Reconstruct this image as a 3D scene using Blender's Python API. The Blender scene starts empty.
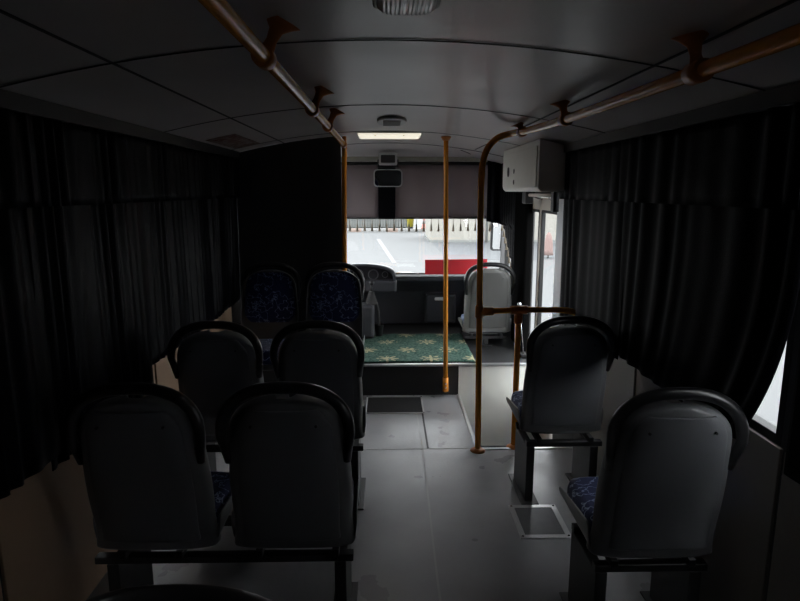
import bpy, bmesh, math, random
from mathutils import Vector, Matrix
R = math.radians
rnd = random.Random(7)
sc = bpy.context.scene
COL = sc.collection

# ------------------------------------------------------------------ render look
sc.view_settings.view_transform = 'Standard'
sc.view_settings.look = 'None'
sc.view_settings.gamma = 1
sc.view_settings.use_curve_mapping = False
sc.view_settings.exposure = 0.35
try:
    sc.cycles.use_denoising = True
    sc.cycles.max_bounces = 10
    sc.cycles.diffuse_bounces = 6
    sc.cycles.glossy_bounces = 5
    sc.cycles.transparent_max_bounces = 12
    sc.cycles.sample_clamp_indirect = 6
except Exception:
    pass

# ------------------------------------------------------------------ materials
def mat(name, col, rough=.5, metal=0, noise=None, bump=None, spec=None, sheen=None, coat=None):
    """noise=(scale, second colour, contrast), bump=(scale, strength)"""
    m = bpy.data.materials.new(name); m.use_nodes = True
    nt = m.node_tree; b = nt.nodes['Principled BSDF']
    b.inputs['Base Color'].default_value = (*col, 1)
    b.inputs['Roughness'].default_value = rough
    b.inputs['Metallic'].default_value = metal
    if spec is not None: b.inputs['Specular IOR Level'].default_value = spec
    if sheen is not None:
        b.inputs['Sheen Weight'].default_value = sheen
        b.inputs['Sheen Roughness'].default_value = .4
    if coat is not None:
        b.inputs['Coat Weight'].default_value = coat
        b.inputs['Coat Roughness'].default_value = .1
    tc = nt.nodes.new('ShaderNodeTexCoord')
    if noise:
        n = nt.nodes.new('ShaderNodeTexNoise'); n.inputs['Scale'].default_value = noise[0]
        n.inputs['Detail'].default_value = 6
        nt.links.new(tc.outputs['Object'], n.inputs['Vector'])
        r = nt.nodes.new('ShaderNodeValToRGB')
        k = noise[2] if len(noise) > 2 else .15
        r.color_ramp.elements[0].position = .5-k; r.color_ramp.elements[1].position = .5+k
        r.color_ramp.elements[0].color = (*col, 1); r.color_ramp.elements[1].color = (*noise[1], 1)
        nt.links.new(n.outputs['Fac'], r.inputs['Fac'])
        nt.links.new(r.outputs['Color'], b.inputs['Base Color'])
    if bump:
        n = nt.nodes.new('ShaderNodeTexNoise'); n.inputs['Scale'].default_value = bump[0]
        n.inputs['Detail'].default_value = 4
        nt.links.new(tc.outputs['Object'], n.inputs['Vector'])
        bp = nt.nodes.new('ShaderNodeBump'); bp.inputs['Strength'].default_value = bump[1]
        bp.inputs['Distance'].default_value = .01
        nt.links.new(n.outputs['Fac'], bp.inputs['Height'])
        nt.links.new(bp.outputs['Normal'], b.inputs['Normal'])
    return m

def glass_mat(name, gloss=.06, tint=(1, 1, 1)):
    m = bpy.data.materials.new(name); m.use_nodes = True
    nt = m.node_tree; nt.nodes.clear()
    o = nt.nodes.new('ShaderNodeOutputMaterial'); mx = nt.nodes.new('ShaderNodeMixShader')
    t = nt.nodes.new('ShaderNodeBsdfTransparent'); g = nt.nodes.new('ShaderNodeBsdfGlossy')
    t.inputs['Color'].default_value = (*tint, 1); g.inputs['Roughness'].default_value = .02
    mx.inputs[0].default_value = gloss
    nt.links.new(t.outputs[0], mx.inputs[1]); nt.links.new(g.outputs[0], mx.inputs[2])
    nt.links.new(mx.outputs[0], o.inputs[0])
    return m

def cloth_mat(name, col, through, k=.3, noise=None):
    """cloth that lets some daylight through"""
    m = mat(name, col, .8, bump=(300, .2), noise=noise)
    nt = m.node_tree; b = nt.nodes['Principled BSDF']; o = nt.nodes['Material Output']
    mx = nt.nodes.new('ShaderNodeMixShader'); t = nt.nodes.new('ShaderNodeBsdfTranslucent')
    t.inputs['Color'].default_value = (*through, 1); mx.inputs[0].default_value = k
    nt.links.new(b.outputs[0], mx.inputs[1]); nt.links.new(t.outputs[0], mx.inputs[2])
    nt.links.new(mx.outputs[0], o.inputs[0])
    return m

def emit_mat(name, col, s):
    m = mat(name, col, .5); b = m.node_tree.nodes['Principled BSDF']
    b.inputs['Emission Color'].default_value = (*col, 1); b.inputs['Emission Strength'].default_value = s
    return m

def pattern_fabric():
    """deep blue plush with winding pale threads"""
    m = mat('blue_plush', (.008, .018, .09), .85, sheen=.2)
    nt = m.node_tree; b = nt.nodes['Principled BSDF']; tc = nt.nodes.new('ShaderNodeTexCoord')
    n = nt.nodes.new('ShaderNodeTexNoise'); n.inputs['Scale'].default_value = 20; n.inputs['Detail'].default_value = 2
    nt.links.new(tc.outputs['Object'], n.inputs['Vector'])
    s = nt.nodes.new('ShaderNodeMath'); s.operation = 'SUBTRACT'; s.inputs[1].default_value = .5
    a = nt.nodes.new('ShaderNodeMath'); a.operation = 'ABSOLUTE'
    nt.links.new(n.outputs['Fac'], s.inputs[0]); nt.links.new(s.outputs[0], a.inputs[0])
    r = nt.nodes.new('ShaderNodeValToRGB'); e = r.color_ramp.elements
    e[0].position = .006; e[0].color = (.28, .36, .6, 1); e[1].position = .02; e[1].color = (.008, .018, .09, 1)
    nt.links.new(a.outputs[0], r.inputs['Fac']); nt.links.new(r.outputs['Color'], b.inputs['Base Color'])
    return m

def carpet_mat():
    """green carpet with pale star shaped flowers on a grid"""
    m = mat('green_carpet', (.045, .13, .09), .95)
    nt = m.node_tree; b = nt.nodes['Principled BSDF']; N = nt.nodes.new; L = nt.links.new
    tc = N('ShaderNodeTexCoord'); sp = N('ShaderNodeSeparateXYZ'); L(tc.outputs['Object'], sp.inputs[0])
    def math_(op, a, bb=None):
        q = N('ShaderNodeMath'); q.operation = op
        for i, v in enumerate((a, bb)):
            if v is None: continue
            if isinstance(v, (int, float)): q.inputs[i].default_value = v
            else: L(v, q.inputs[i])
        return q.outputs[0]
    def cell(v, size, off):
        f = math_('FRACT', math_('ADD', math_('DIVIDE', v, size), off))
        return math_('MULTIPLY', math_('SUBTRACT', f, .5), size)
    row = math_('FLOOR', math_('DIVIDE', sp.outputs['Y'], .26))
    sh = math_('MULTIPLY', row, .5)
    cx = cell(sp.outputs['X'], .34, sh); cy = cell(sp.outputs['Y'], .26, 0.0)
    rr = math_('SQRT', math_('ADD', math_('MULTIPLY', cx, cx), math_('MULTIPLY', cy, cy)))
    an = math_('ARCTAN2', cy, cx)
    pet = math_('ADD', .062, math_('MULTIPLY', math_('COSINE', math_('MULTIPLY', an, 8)), .028))
    fl = math_('LESS_THAN', rr, pet)
    n = N('ShaderNodeTexNoise'); n.inputs['Scale'].default_value = 60; n.inputs['Detail'].default_value = 3
    L(tc.outputs['Object'], n.inputs['Vector'])
    r = N('ShaderNodeValToRGB'); r.color_ramp.elements[0].position = .35; r.color_ramp.elements[1].position = .65
    r.color_ramp.elements[0].color = (.012, .055, .04, 1); r.color_ramp.elements[1].color = (.095, .18, .14, 1)
    L(n.outputs['Fac'], r.inputs['Fac'])
    n2 = N('ShaderNodeTexNoise'); n2.inputs['Scale'].default_value = 34; n2.inputs['Detail'].default_value = 2
    L(tc.outputs['Object'], n2.inputs['Vector'])
    fl = math_('MULTIPLY', fl, math_('GREATER_THAN', n2.outputs['Fac'], .44))
    mx = N('ShaderNodeMixRGB'); mx.inputs['Color2'].default_value = (.5, .46, .27, 1)
    L(math_('MULTIPLY', fl, .8), mx.inputs['Fac']); L(r.outputs['Color'], mx.inputs['Color1'])
    L(mx.outputs['Color'], b.inputs['Base Color'])
    return m

def kerb_mat():
    m = mat('kerb_paint', (.2, .2, .195), .7)
    nt = m.node_tree; b = nt.nodes['Principled BSDF']; N = nt.nodes.new; L = nt.links.new
    tc = N('ShaderNodeTexCoord'); sp = N('ShaderNodeSeparateXYZ'); L(tc.outputs['Object'], sp.inputs[0])
    d = N('ShaderNodeMath'); d.operation = 'FRACT'; q = N('ShaderNodeMath'); q.operation = 'DIVIDE'; q.inputs[1].default_value = 2.2
    L(sp.outputs['X'], q.inputs[0]); L(q.outputs[0], d.inputs[0])
    c = N('ShaderNodeMath'); c.operation = 'LESS_THAN'; c.inputs[1].default_value = .3; L(d.outputs[0], c.inputs[0])
    mx = N('ShaderNodeMixRGB'); mx.inputs['Color1'].default_value = (.2, .2, .195, 1); mx.inputs['Color2'].default_value = (.2, .15, .125, 1)
    L(c.outputs[0], mx.inputs['Fac']); L(mx.outputs['Color'], b.inputs['Base Color'])
    return m

M = dict(
    ceil=mat('ceiling_vinyl', (.6, .555, .54), .32, noise=(2.5, (.54, .5, .49), .48), spec=.8),
    seam=mat('seam_black', (.02, .02, .02), .6),
    floor=mat('floor_linoleum', (.22, .22, .232), .3, noise=(3.2, (.38, .38, .39), .48), bump=(60, .05), spec=.6),
    floorseam=mat('floor_seam', (.38, .38, .38), .5),
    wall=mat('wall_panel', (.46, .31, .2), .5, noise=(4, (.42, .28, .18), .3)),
    body=mat('bus_body_dark', (.03, .03, .032), .6),
    white=mat('white_panel', (.84, .83, .77), .45, noise=(6, (.76, .75, .69), .3)),
    alu=mat('aluminium', (.62, .62, .62), .35, .9),
    steel=mat('steel', (.55, .55, .57), .25, 1.0),
    black=mat('black_plastic', (.012, .012, .013), .4),
    dash=mat('dash_plastic', (.045, .046, .052), .45, bump=(250, .15)),
    rubber=mat('rubber', (.012, .012, .012), .7),
    shell=mat('seat_shell_grey', (.15, .155, .162), .42, noise=(9, (.13, .134, .14), .2)),
    panel=mat('seat_back_cloth', (.12, .125, .135), .5, bump=(400, .2)),
    lshell=mat('seat_shell_pale', (.19, .19, .182), .45),
    lpanel=mat('seat_back_pale', (.1, .1, .095), .5),
    handle=mat('grab_handle_black', (.014, .014, .015), .28),
    plush=pattern_fabric(),
    bluewhite=mat('pale_blue_cover', (.45, .52, .68), .8, noise=(25, (.15, .22, .45), .12)),
    stand=mat('stand_steel_black', (.014, .014, .015), .45),
    orange=mat('orange_paint', (.8, .3, .03), .24),
    orange2=mat('orange_fitting', (.55, .17, .02), .4),
    curtain=mat('curtain_black', (.0026, .0026, .0036), .5, bump=(200, .2), spec=.035),
    shade=cloth_mat('sun_shade_cloth', (.19, .16, .16), (.3, .25, .25), .22),
    carpet=carpet_mat(),
    mat_=mat('hatch_rubber', (.018, .018, .019), .55, bump=(150, .4)),
    red=mat('red_board', (.5, .012, .02), .4),
    cream=mat('header_cream', (.36, .35, .28), .5),
    doorcream=mat('door_cream', (.6, .55, .48), .4),
    post=mat('door_post_grey', (.82, .84, .87), .4),
    glass=glass_mat('window_glass', .05),
    wglass=glass_mat('windscreen_glass', .04),
    lamp=emit_mat('lamp_lit', (1.0, .93, .76), .62),
    lampoff=mat('lamp_ribbed', (.85, .87, .88), .2, spec=.8),
    lampframe=mat('lamp_frame', (.33, .31, .29), .4),
    greyp=mat('grey_plastic', (.48, .48, .47), .4),
    mirror=mat('mirror_glass', (.85, .85, .85), .03, 1.0),
    tassel=mat('tassel_thread', (.16, .13, .09), .8),
    string=mat('string', (.3, .28, .24), .8),
    paper=mat('paper', (.75, .75, .72), .7),
    orangep=mat('orange_paper', (.75, .38, .1), .7),
    dial=mat('dial_face', (.02, .02, .025), .3),
    ground=mat('pavement', (.072, .0745, .0755), .9, noise=(.35, (.080, .083, .0835), .3)),
    asphalt=mat('asphalt', (.056, .060, .064), .9, noise=(.7, (.065, .069, .072), .25)),
    line=mat('road_paint', (.13, .13, .13), .8),
    beige=mat('building_render', (.2, .192, .17), .9, noise=(.8, (.187, .18, .158), .25)),
    fence=mat('fence_grey', (.12, .126, .12), .8),
    fencerail=mat('fence_rail', (.1, .106, .1), .8),
    kerb=kerb_mat(),
    yellow=mat('yellow_plastic', (.3, .26, .02), .5),
    coneR=mat('cone_red', (.25, .08, .06), .6),
    pink=mat('pink_cloth', (.14, .09, .08), .9),
    skycloth=mat('mauve_cover', (.5, .47, .52), .85),
)
M['bootg'] = mat('boot_grey', (.06, .06, .06), .8, spec=.2)
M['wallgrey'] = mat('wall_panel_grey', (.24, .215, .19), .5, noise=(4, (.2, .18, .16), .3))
M['lid'] = mat('hatch_lid', (.11, .11, .115), .4, noise=(20, (.09, .09, .095), .2))
M['gauge'] = mat('gauge_rim', (.16, .16, .165), .4)
M['curtain_lit'] = mat('curtain_black_lit', (.003, .0033, .0048), .36, bump=(200, .2), spec=.075)  # same black cloth for the left side, blue sheen put into colour and gloss
def rough_noise(m, scale, lo, hi):
    nt = m.node_tree; n = nt.nodes.new('ShaderNodeTexNoise'); n.inputs['Scale'].default_value = scale; n.inputs['Detail'].default_value = 5
    tc = nt.nodes.new('ShaderNodeTexCoord'); mr = nt.nodes.new('ShaderNodeMapRange')
    mr.inputs['From Min'].default_value = .2; mr.inputs['From Max'].default_value = .8
    mr.inputs['To Min'].default_value = lo; mr.inputs['To Max'].default_value = hi
    nt.links.new(tc.outputs['Object'], n.inputs['Vector']); nt.links.new(n.outputs['Fac'], mr.inputs['Value'])
    nt.links.new(mr.outputs[0], nt.nodes['Principled BSDF'].inputs['Roughness'])
rough_noise(M['floor'], 4, .22, .42); rough_noise(M['ceil'], 2.5, .27, .38)
M['pillar'] = mat('pillar_black', (.005, .005, .005), .9, spec=.0)
M['patch'] = mat('patch_red', (.16, .05, .035), .6, noise=(30, (.3, .26, .24), .12))

# ------------------------------------------------------------------ mesh helpers
def box(bm, x0, x1, y0, y1, z0, z1, bev=0):
    vs = [bm.verts.new((x, y, z)) for z in (z0, z1) for y in (y0, y1) for x in (x0, x1)]
    fs = [bm.faces.new([vs[i] for i in f]) for f in ((0, 2, 3, 1), (4, 5, 7, 6), (0, 1, 5, 4), (2, 6, 7, 3), (0, 4, 6, 2), (1, 3, 7, 5))]
    if bev:
        es = list({e for f in fs for e in f.edges})
        bmesh.ops.bevel(bm, geom=es, offset=bev, segments=3, profile=.5, affect='EDGES')
    return fs

def tube(bm, pts, r, n=14, flat=None, caps=True):
    """swept tube; flat=(vector, factor): squash across that axis"""
    pts = [Vector(p) for p in pts]; rings = []
    rs = r if isinstance(r, (list, tuple)) else [r]*len(pts)
    up = None
    for i, p in enumerate(pts):
        d = (pts[min(i+1, len(pts)-1)]-pts[max(i-1, 0)]).normalized()
        if up is None:
            up = Vector((0, 0, 1)) if abs(d.z) < .9 else Vector((1, 0, 0))
        a = d.cross(up); a.normalize(); b = a.cross(d).normalized(); up = b
        ring = []
        for k in range(n):
            t = 2*math.pi*k/n
            o = (a*math.cos(t)+b*math.sin(t))*rs[i]
            if flat:
                fv = Vector(flat[0]); o = o+fv*(o.dot(fv))*(flat[1]-1)
            ring.append(bm.verts.new(p+o))
        rings.append(ring)
    for i in range(len(rings)-1):
        for k in range(n):
            f = bm.faces.new((rings[i][k], rings[i][(k+1) % n], rings[i+1][(k+1) % n], rings[i+1][k])); f.smooth = True
    if caps:
        bm.faces.new(list(reversed(rings[0]))); bm.faces.new(rings[-1])

def smooth_path(pts, it=3):
    pts = [Vector(p) for p in pts]
    for _ in range(it):
        q = [pts[0]]
        for a, b in zip(pts, pts[1:]):
            q += [a*.75+b*.25, a*.25+b*.75]
        q.append(pts[-1]); pts = q
    return pts

def lathe(bm, prof, c=(0, 0, 0), axis='Z', n=24):
    rings = []
    for r, h in prof:
        ring = []
        for k in range(n):
            t = 2*math.pi*k/n; a, b = r*math.cos(t), r*math.sin(t)
            v = {'Z': (a, b, h), 'Y': (a, h, b), 'X': (h, a, b)}[axis]
            ring.append(bm.verts.new(Vector(v)+Vector(c)))
        rings.append(ring)
    for i in range(len(rings)-1):
        for k in range(n):
            f = bm.faces.new((rings[i][k], rings[i][(k+1) % n], rings[i+1][(k+1) % n], rings[i+1][k])); f.smooth = True
    bm.faces.new(list(reversed(rings[0]))); bm.faces.new(rings[-1])

def prism(bm, outline, fn0, fn1, smooth=False):
    a = [bm.verts.new(fn0(p)) for p in outline]; b = [bm.verts.new(fn1(p)) for p in outline]
    bm.faces.new(list(reversed(a))); bm.faces.new(b); n = len(a)
    for i in range(n):
        f = bm.faces.new((a[i], a[(i+1) % n], b[(i+1) % n], b[i])); f.smooth = smooth

def grid(bm, rows, smooth=True, close=False):
    vv = [[bm.verts.new(p) for p in r] for r in rows]
    for i in range(len(vv)-1):
        for k in range(len(vv[0])-1):
            f = bm.faces.new((vv[i][k], vv[i][k+1], vv[i+1][k+1], vv[i+1][k])); f.smooth = smooth
    return vv

def obj(name, bm, m, parent=None, solid=0, sub=0, bevel=0, off=0.0, fix=True):
    if fix: bmesh.ops.recalc_face_normals(bm, faces=bm.faces)
    me = bpy.data.meshes.new(name); bm.to_mesh(me); bm.free()
    me.materials.append(m)
    o = bpy.data.objects.new(name, me); COL.objects.link(o)
    if parent is not None: o.parent = parent
    if solid:
        md = o.modifiers.new('thick', 'SOLIDIFY'); md.thickness = solid; md.offset = off
    if bevel:
        md = o.modifiers.new('round', 'BEVEL'); md.width = bevel; md.segments = 3; md.limit_method = 'ANGLE'
    if sub:
        md = o.modifiers.new('smooth', 'SUBSURF'); md.levels = sub; md.render_levels = sub
    return o

def tag(o, label, cat, group=None):
    o['label'] = label; o['category'] = cat
    if group: o['group'] = group
    return o

def thing(name, label, cat, loc=(0, 0, 0), rz=0, group=None):
    o = bpy.data.objects.new(name, None); COL.objects.link(o); o.empty_display_size = .1
    o.location = loc; o.rotation_euler = (0, 0, rz)
    return tag(o, label, cat, group)

def struct(o):
    o['kind'] = 'structure'; return o

def copy_tree(o, parent=None):
    c = o.copy(); COL.objects.link(c); c.parent = parent
    for ch in [x for x in bpy.data.objects if x.parent == o]:
        copy_tree(ch, c)
    return c

B = bmesh.new

# ------------------------------------------------------------------ the setting
WX = 1.17                                  # inner half width of the saloon
YB, YF = -1.3, 6.1                         # rear wall, windscreen
def cz(x): return 1.952-.115*x*x           # arched ceiling

# floor with the stairwell left open (x > .545, y 3.43 .. 4.42)
b = B()
box(b, -1.22, 1.22, YB-.05, 3.43, -.05, 0)
box(b, -1.22, .545, 3.43, 4.42, -.05, 0)
struct(obj('floor', b, M['floor']))
# raised cab floor
b = B(); box(b, -1.22, .545, 4.42, YF, -.05, .24); box(b, .545, 1.22, 4.432, YF, -.3, .24)
struct(obj('floor_cab', b, M['mat_']))
# stairwell
b = B(); box(b, .545, 1.17, 4.418, 4.432, -.42, .236)
struct(obj('trim_1', b, M['white']))
b = B(); box(b, .53, 1.22, 3.42, 4.43, -.47, -.42); box(b, .53, 1.22, 3.39, 3.43, -.44, -.05)
box(b, .525, .545, 3.43, 4.42, -.44, -.05)
struct(obj('floor_stairwell', b, M['mat_']))
b = B()
box(b, .535, .556, 3.43, 4.42, -.03, .006, .002)
box(b, .535, 1.15, 3.418, 3.438, -.03, .006, .002)
struct(obj('trim_2', b, M['alu']))
b = B(); box(b, -.3, 1.16, 4.405, 4.44, .232, .25, .003)
struct(obj('trim_3', b, M['alu']))
# floor welds / seams
b = B()
rows = []
for i in range(40):
    y = -.9+i*(4.05+.9)/39; x = .205+.006*math.sin(y*2.3)
    rows.append([(x-.0045, y, .0012), (x+.0045, y, .0012)])
grid(b, rows)
box(b, -.17, .54, 3.435, 3.443, 0, .0012)
struct(obj('trim_4', b, M['floorseam']))
b = B(); box(b, -.02+.26, -.02+.272, 3.45, 4.04, 0, .0016)
struct(obj('trim_5', b, M['seam']))

# ceiling: thick arched skin with seams
b = B(); top = []; bot = []
xs = [-1.22+2.44*i/32 for i in range(33)]
rows = [[(x, y, cz(x)) for x in xs] for y in [YB-.05+(5.15-YB+.05)*k/20 for k in range(21)]]
# the front coves down to the header above the windscreen
for k in range(1, 9):
    t = k/8; y = 5.15+.85*t
    rows.append([(x, y, cz(x)*(1-t*t)+(min(cz(x), 1.872))*t*t) for x in xs])
grid(b, rows)
struct(obj('ceiling', b, M['ceil'], solid=.05, off=1, fix=False))
b = B()
def seam_strip(y, x0=-1.15, x1=1.15, w=.009):
    pr = [x0+(x1-x0)*i/24 for i in range(25)]
    grid(b, [[(x, y-w/2, cz(x)-.0025) for x in pr], [(x, y+w/2, cz(x)-.0025) for x in pr]])
for y in (.48, 1.716, 2.95, 4.2): seam_strip(y)
for s in (-1, 1):
    ys = [YB+(5.1-YB)*i/10 for i in range(11)]
    grid(b, [[(s*.735-.006, y, cz(.735)-.0025) for y in ys], [(s*.735+.006, y, cz(.735)-.0025) for y in ys]])
struct(obj('ceiling_seam', b, M['seam'], solid=.002))
def zfront(x, y):
    t = (y-5.15)/.85
    return cz(x)*(1-t*t)+min(cz(x), 1.872)*t*t
b = B()
for y in (5.2,):
    pr = [-1.1+2.2*i/24 for i in range(25)]
    grid(b, [[(x, y, zfront(x, y)-.006) for x in pr], [(x, y+.012, zfront(x, y+.012)-.003) for x in pr]])
ys = [5.2+.75*i/8 for i in range(9)]
grid(b, [[(.62+.25*((y-5.2)/.75), y, zfront(.7, y)-.007) for y in ys], [(.632+.25*((y-5.2)/.75), y, zfront(.7, y)-.007) for y in ys]])
struct(obj('ceiling_seam', b, M['seam'], solid=.002))

# walls as panels around the window openings
def wall(name, s, openings, ylo, yhi, zcut=None):
    """openings: (y0, y1, z0, z1)"""
    b = B(); x0, x1 = (WX, WX+.05) if s > 0 else (-WX-.05, -WX)
    ys = sorted({ylo, yhi, *[o[0] for o in openings], *[o[1] for o in openings]})
    for a, c in zip(ys, ys[1:]):
        op = [o for o in openings if o[0] <= a+1e-6 and o[1] >= c-1e-6]
        zt = cz(WX)+.01
        if op:
            o = op[0]
            if o[2] > -.9: box(b, x0, x1, a, c, -.9, o[2])
            box(b, x0, x1, a, c, o[3], zt)
        else: box(b, x0, x1, a, c, -.9, zt)
    return b
LW = [(.66, 1.58, .84, 1.7), (1.72, 2.86, .84, 1.7), (2.98, 4.2, .84, 1.7), (4.62, 5.85, .72, 1.72)]
RW = [(.66, 1.54, .84, 1.7), (1.655, 2.62, .80, 1.7), (2.72, 3.62, .80, 1.7), (4.0, 4.96, -.42, 1.52), (5.24, 5.95, .72, 1.72)]
struct(obj('wall_left', wall('l', -1, LW, YB-.05, YF+.05), M['body']))
struct(obj('wall_right', wall('r', 1, RW, YB-.05, YF+.05), M['body']))
# cream lining boards below the windows (inside skin)
b = B()
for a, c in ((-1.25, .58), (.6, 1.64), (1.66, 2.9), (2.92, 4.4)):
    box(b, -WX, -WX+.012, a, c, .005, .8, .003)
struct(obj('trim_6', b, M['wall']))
b = B()
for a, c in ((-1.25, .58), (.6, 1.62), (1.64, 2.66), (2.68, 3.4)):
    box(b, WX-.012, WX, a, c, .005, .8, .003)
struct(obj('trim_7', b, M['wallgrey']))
# rear wall
b = B(); box(b, -1.22, 1.22, YB-.05, YB, -.9, 1.96)
struct(obj('wall_back', b, M['body']))
# nose below the windscreen, and header above it
b = B(); box(b, -1.22, 1.22, YF+.0, YF+.1, -.9, .68); box(b, -1.22, -1.12, YF-.05, YF+.06, .68, 1.9); box(b, 1.2, 1.24, YF-.05, YF+.06, .68, 1.9)
struct(obj('wall_front', b, M['body']))
b = B(); box(b, -1.2, 1.2, 5.97, 6.12, 1.83, 1.93, .01)
struct(obj('trim_8', b, M['cream']))

# windows: frame and pane
def window(n, s, y0, y1, z0, z1):
    x = s*(WX+.02)
    b = B(); t = .03
    for q in ((y0, y0+t, z0, z1), (y1-t, y1, z0, z1), (y0+t, y1-t, z0, z0+t), (y0+t, y1-t, z1-t, z1), ):
        box(b, x-.02, x+.02, *q, .003)
    if z1 < 1.705: box(b, x-.015, x+.015, y0+t, y1-t, 1.40, 1.425, .002)
    f = struct(obj(f'window_{n}', b, M['rubber']))
    b = B(); box(b, x-.003, x+.003, y0+t*.7, y1-t*.7, z0+t*.7, z1-t*.7)
    obj('pane', b, M['glass'], f)
    return f
k = 1
for w in LW: window(k, -1, *w); k += 1
for w in RW:
    if w[2] > 0: window(k, 1, *w); k += 1
# windscreen
b = B()
for i in range(1):
    box(b, -1.13, 1.21, YF+.01, YF+.05, .66, .72, .006); box(b, -1.13, 1.21, YF+.01, YF+.05, 1.86, 1.9, .006)
    box(b, -1.13, -1.08, YF+.01, YF+.05, .72, 1.86, .006); box(b, 1.17, 1.21, YF+.01, YF+.05, .72, 1.86, .006)
f = struct(obj(f'window_{k}', b, M['rubber']))
b = B(); box(b, -1.09, 1.18, YF+.028, YF+.034, .7, 1.88); obj('pane', b, M['wglass'], f)
k += 1
# ------------------------------------------------------------------ folding door in the right wall
door = bpy.data.objects.new('door_1', None); COL.objects.link(door); door.location = (WX, 4.0, -.4); struct(door)
def local(o): o.matrix_parent_inverse = Matrix.Translation(-Vector(door.location)); return o
def leaf(y0, y1):
    b = B(); z0, z1 = -.4, 1.5; x0, x1 = WX-.015, WX+.01
    gz0, gz1 = .05, 1.39
    box(b, x0, x1, y0, y0+.045, z0, z1, .004); box(b, x0, x1, y1-.03, y1, z0, z1, .004)
    box(b, x0, x1, y0+.045, y1-.03, z0, gz0, .004); box(b, x0, x1, y0+.045, y1-.03, gz1, z1, .004)
    l = local(obj('door_leaf', b, M['doorcream'], door))
    b = B(); g = .018; xa, xb = x0-.004, x1+.003
    for q in ((y0+.035, y0+.035+g, gz0-.02, gz1+.02), (y1-.02-g, y1-.02, gz0-.02, gz1+.02), (y0+.035+g, y1-.02-g, gz1, gz1+.022), (y0+.035+g, y1-.02-g, gz0-.02, gz0)):
        box(b, xa, xb, *q, .006)
    obj('gasket', b, M['rubber'], l)
    b = B(); box(b, x0+.01, x0+.016, y0+.04, y1-.025, gz0-.01, gz1+.01); obj('pane', b, M['glass'], l)
    return l
leaf(4.03, 4.515); leaf(4.52, 4.955)
# light grey door post, black front pillar beyond the door
b = B(); box(b, WX-.04, WX+.005, 3.84, 4.02, -.05, 1.545, .02)
struct(obj('trim_9', b, M['post']))
b = B(); box(b, WX-.07, WX+.0, 4.78, 5.2, .24, 1.8, .02)
struct(obj('trim_10', b, M['pillar']))

# black panel behind the driver, covered by a curtain
b = B(); prism(b, [(-1.165, .245), (-.33, .245)]+[(-.33-.835*i/10, cz(-.33-.835*i/10)-.003) for i in range(11)], lambda p: (p[0], 4.44, p[1]), lambda p: (p[0], 4.465, p[1]))
pt = thing('driver_partition', 'tall black partition wall behind the driver, left of the windscreen', 'partition', (-.75, 4.45, .24))
o = obj('board', b, M['body'], pt); o.matrix_parent_inverse = Matrix.Translation(-pt.location)
b = B(); box(b, -1.165, -.33, 4.43, 4.475, .24, .27, .004); o = obj('bottom_rail', b, M['stand'], pt); o.matrix_parent_inverse = Matrix.Translation(-pt.location)

# ------------------------------------------------------------------ curtains
def curtain(label, s, ya, yb, zt, zb, seed, edge=None, hem=None, group='black side curtains', x=1.085, amp=.016, lam=.13):
    cm = M['curtain_lit'] if s < 0 else M['curtain']
    if s < 0: lam, amp = .075, .014
    else: amp = .012
    rr = random.Random(seed); nph = [rr.uniform(0, 6.28) for _ in range(6)]
    root = thing('curtain', label, 'curtain', (s*x, (ya+yb)/2, zb), 0, group)
    def rows_for(z0, z1, dx, amp, nz, ed):
        rows = []; n = int((yb-ya)/.0125)
        for j in range(nz+1):
            z = z0+(z1-z0)*j/nz
            row = []
            for i in range(n+1):
                t = i/n
                y0 = ed(z) if ed else ya
                y = y0+(yb-y0)*t
                ph = (ya+(yb-ya)*t)/lam*2*math.pi
                u = (zt-z)/(zt-zb)
                off = amp*(.55+.45*math.sin(ph*.17+nph[4]))*(1-.3*u)*math.sin(ph+1.6*math.sin(ph*.23+nph[0])+nph[1]+.4*u*math.sin(nph[2]+ph*.11))
                off += .012*u*math.sin(y*3.1+nph[3])
                zz = z
                if hem and j == 0: zz = z+hem(y)
                row.append((-s*(dx+off), y-(ya+yb)/2, zz-zb))
            rows.append(row)
        return rows
    b = B(); grid(b, rows_for(zb, zt-.02, 0, amp, 26, edge)); obj('drape', b, cm, root, solid=.003)
    b = B(); grid(b, rows_for(zt-.27, zt, .028, amp*.8, 8, None)); obj('valance', b, cm, root, solid=.003)
    return root
curtain('black pleated curtain on the left wall nearest the camera', -1, .77, 1.88, 1.772, .70, 1)
curtain('black pleated curtain on the left wall beside the second row of seats', -1, 1.83, 2.68, 1.772, .66, 2)
curtain('black pleated curtain on the left wall running up to the black driver partition', -1, 2.62, 4.425, 1.772, .755, 3)
def slit(z):                                # rear edge pulled forward towards the hem, leaving a strip of window bare
    t = max(0, min(1, (1.4-z)/.6)); return 1.545+.185*t**2.2
curtain('black curtain on the right wall with its edge pulled aside from bright window strip', 1, 1.545, 2.78, 1.772, .79, 4, edge=slit)
curtain('black curtain on the right wall hanging next to the door post', 1, 2.70, 3.72, 1.772, .77, 5)
curtain('black curtain on the right wall behind the bright strip, nearest the camera', 1, .835, 1.505, 1.772, .79, 6)

# curtain tracks
for s, y0, y1, lb in ((-1, -.8, 4.4, 'thin dark curtain track along the left ceiling edge'), (1, -.8, 3.7, 'thin dark curtain track along the right ceiling edge')):
    b = B(); prism(b, [(1.045, 1.774), (1.166, 1.774), (1.166, cz(1.166)-.004), (1.045, cz(1.045)-.004)], lambda p: (s*p[0], y0, p[1]), lambda p: (s*p[0], y1, p[1]))
    tag(obj('curtain_track', b, M['stand']), lb, 'curtain track', 'curtain tracks')

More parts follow.
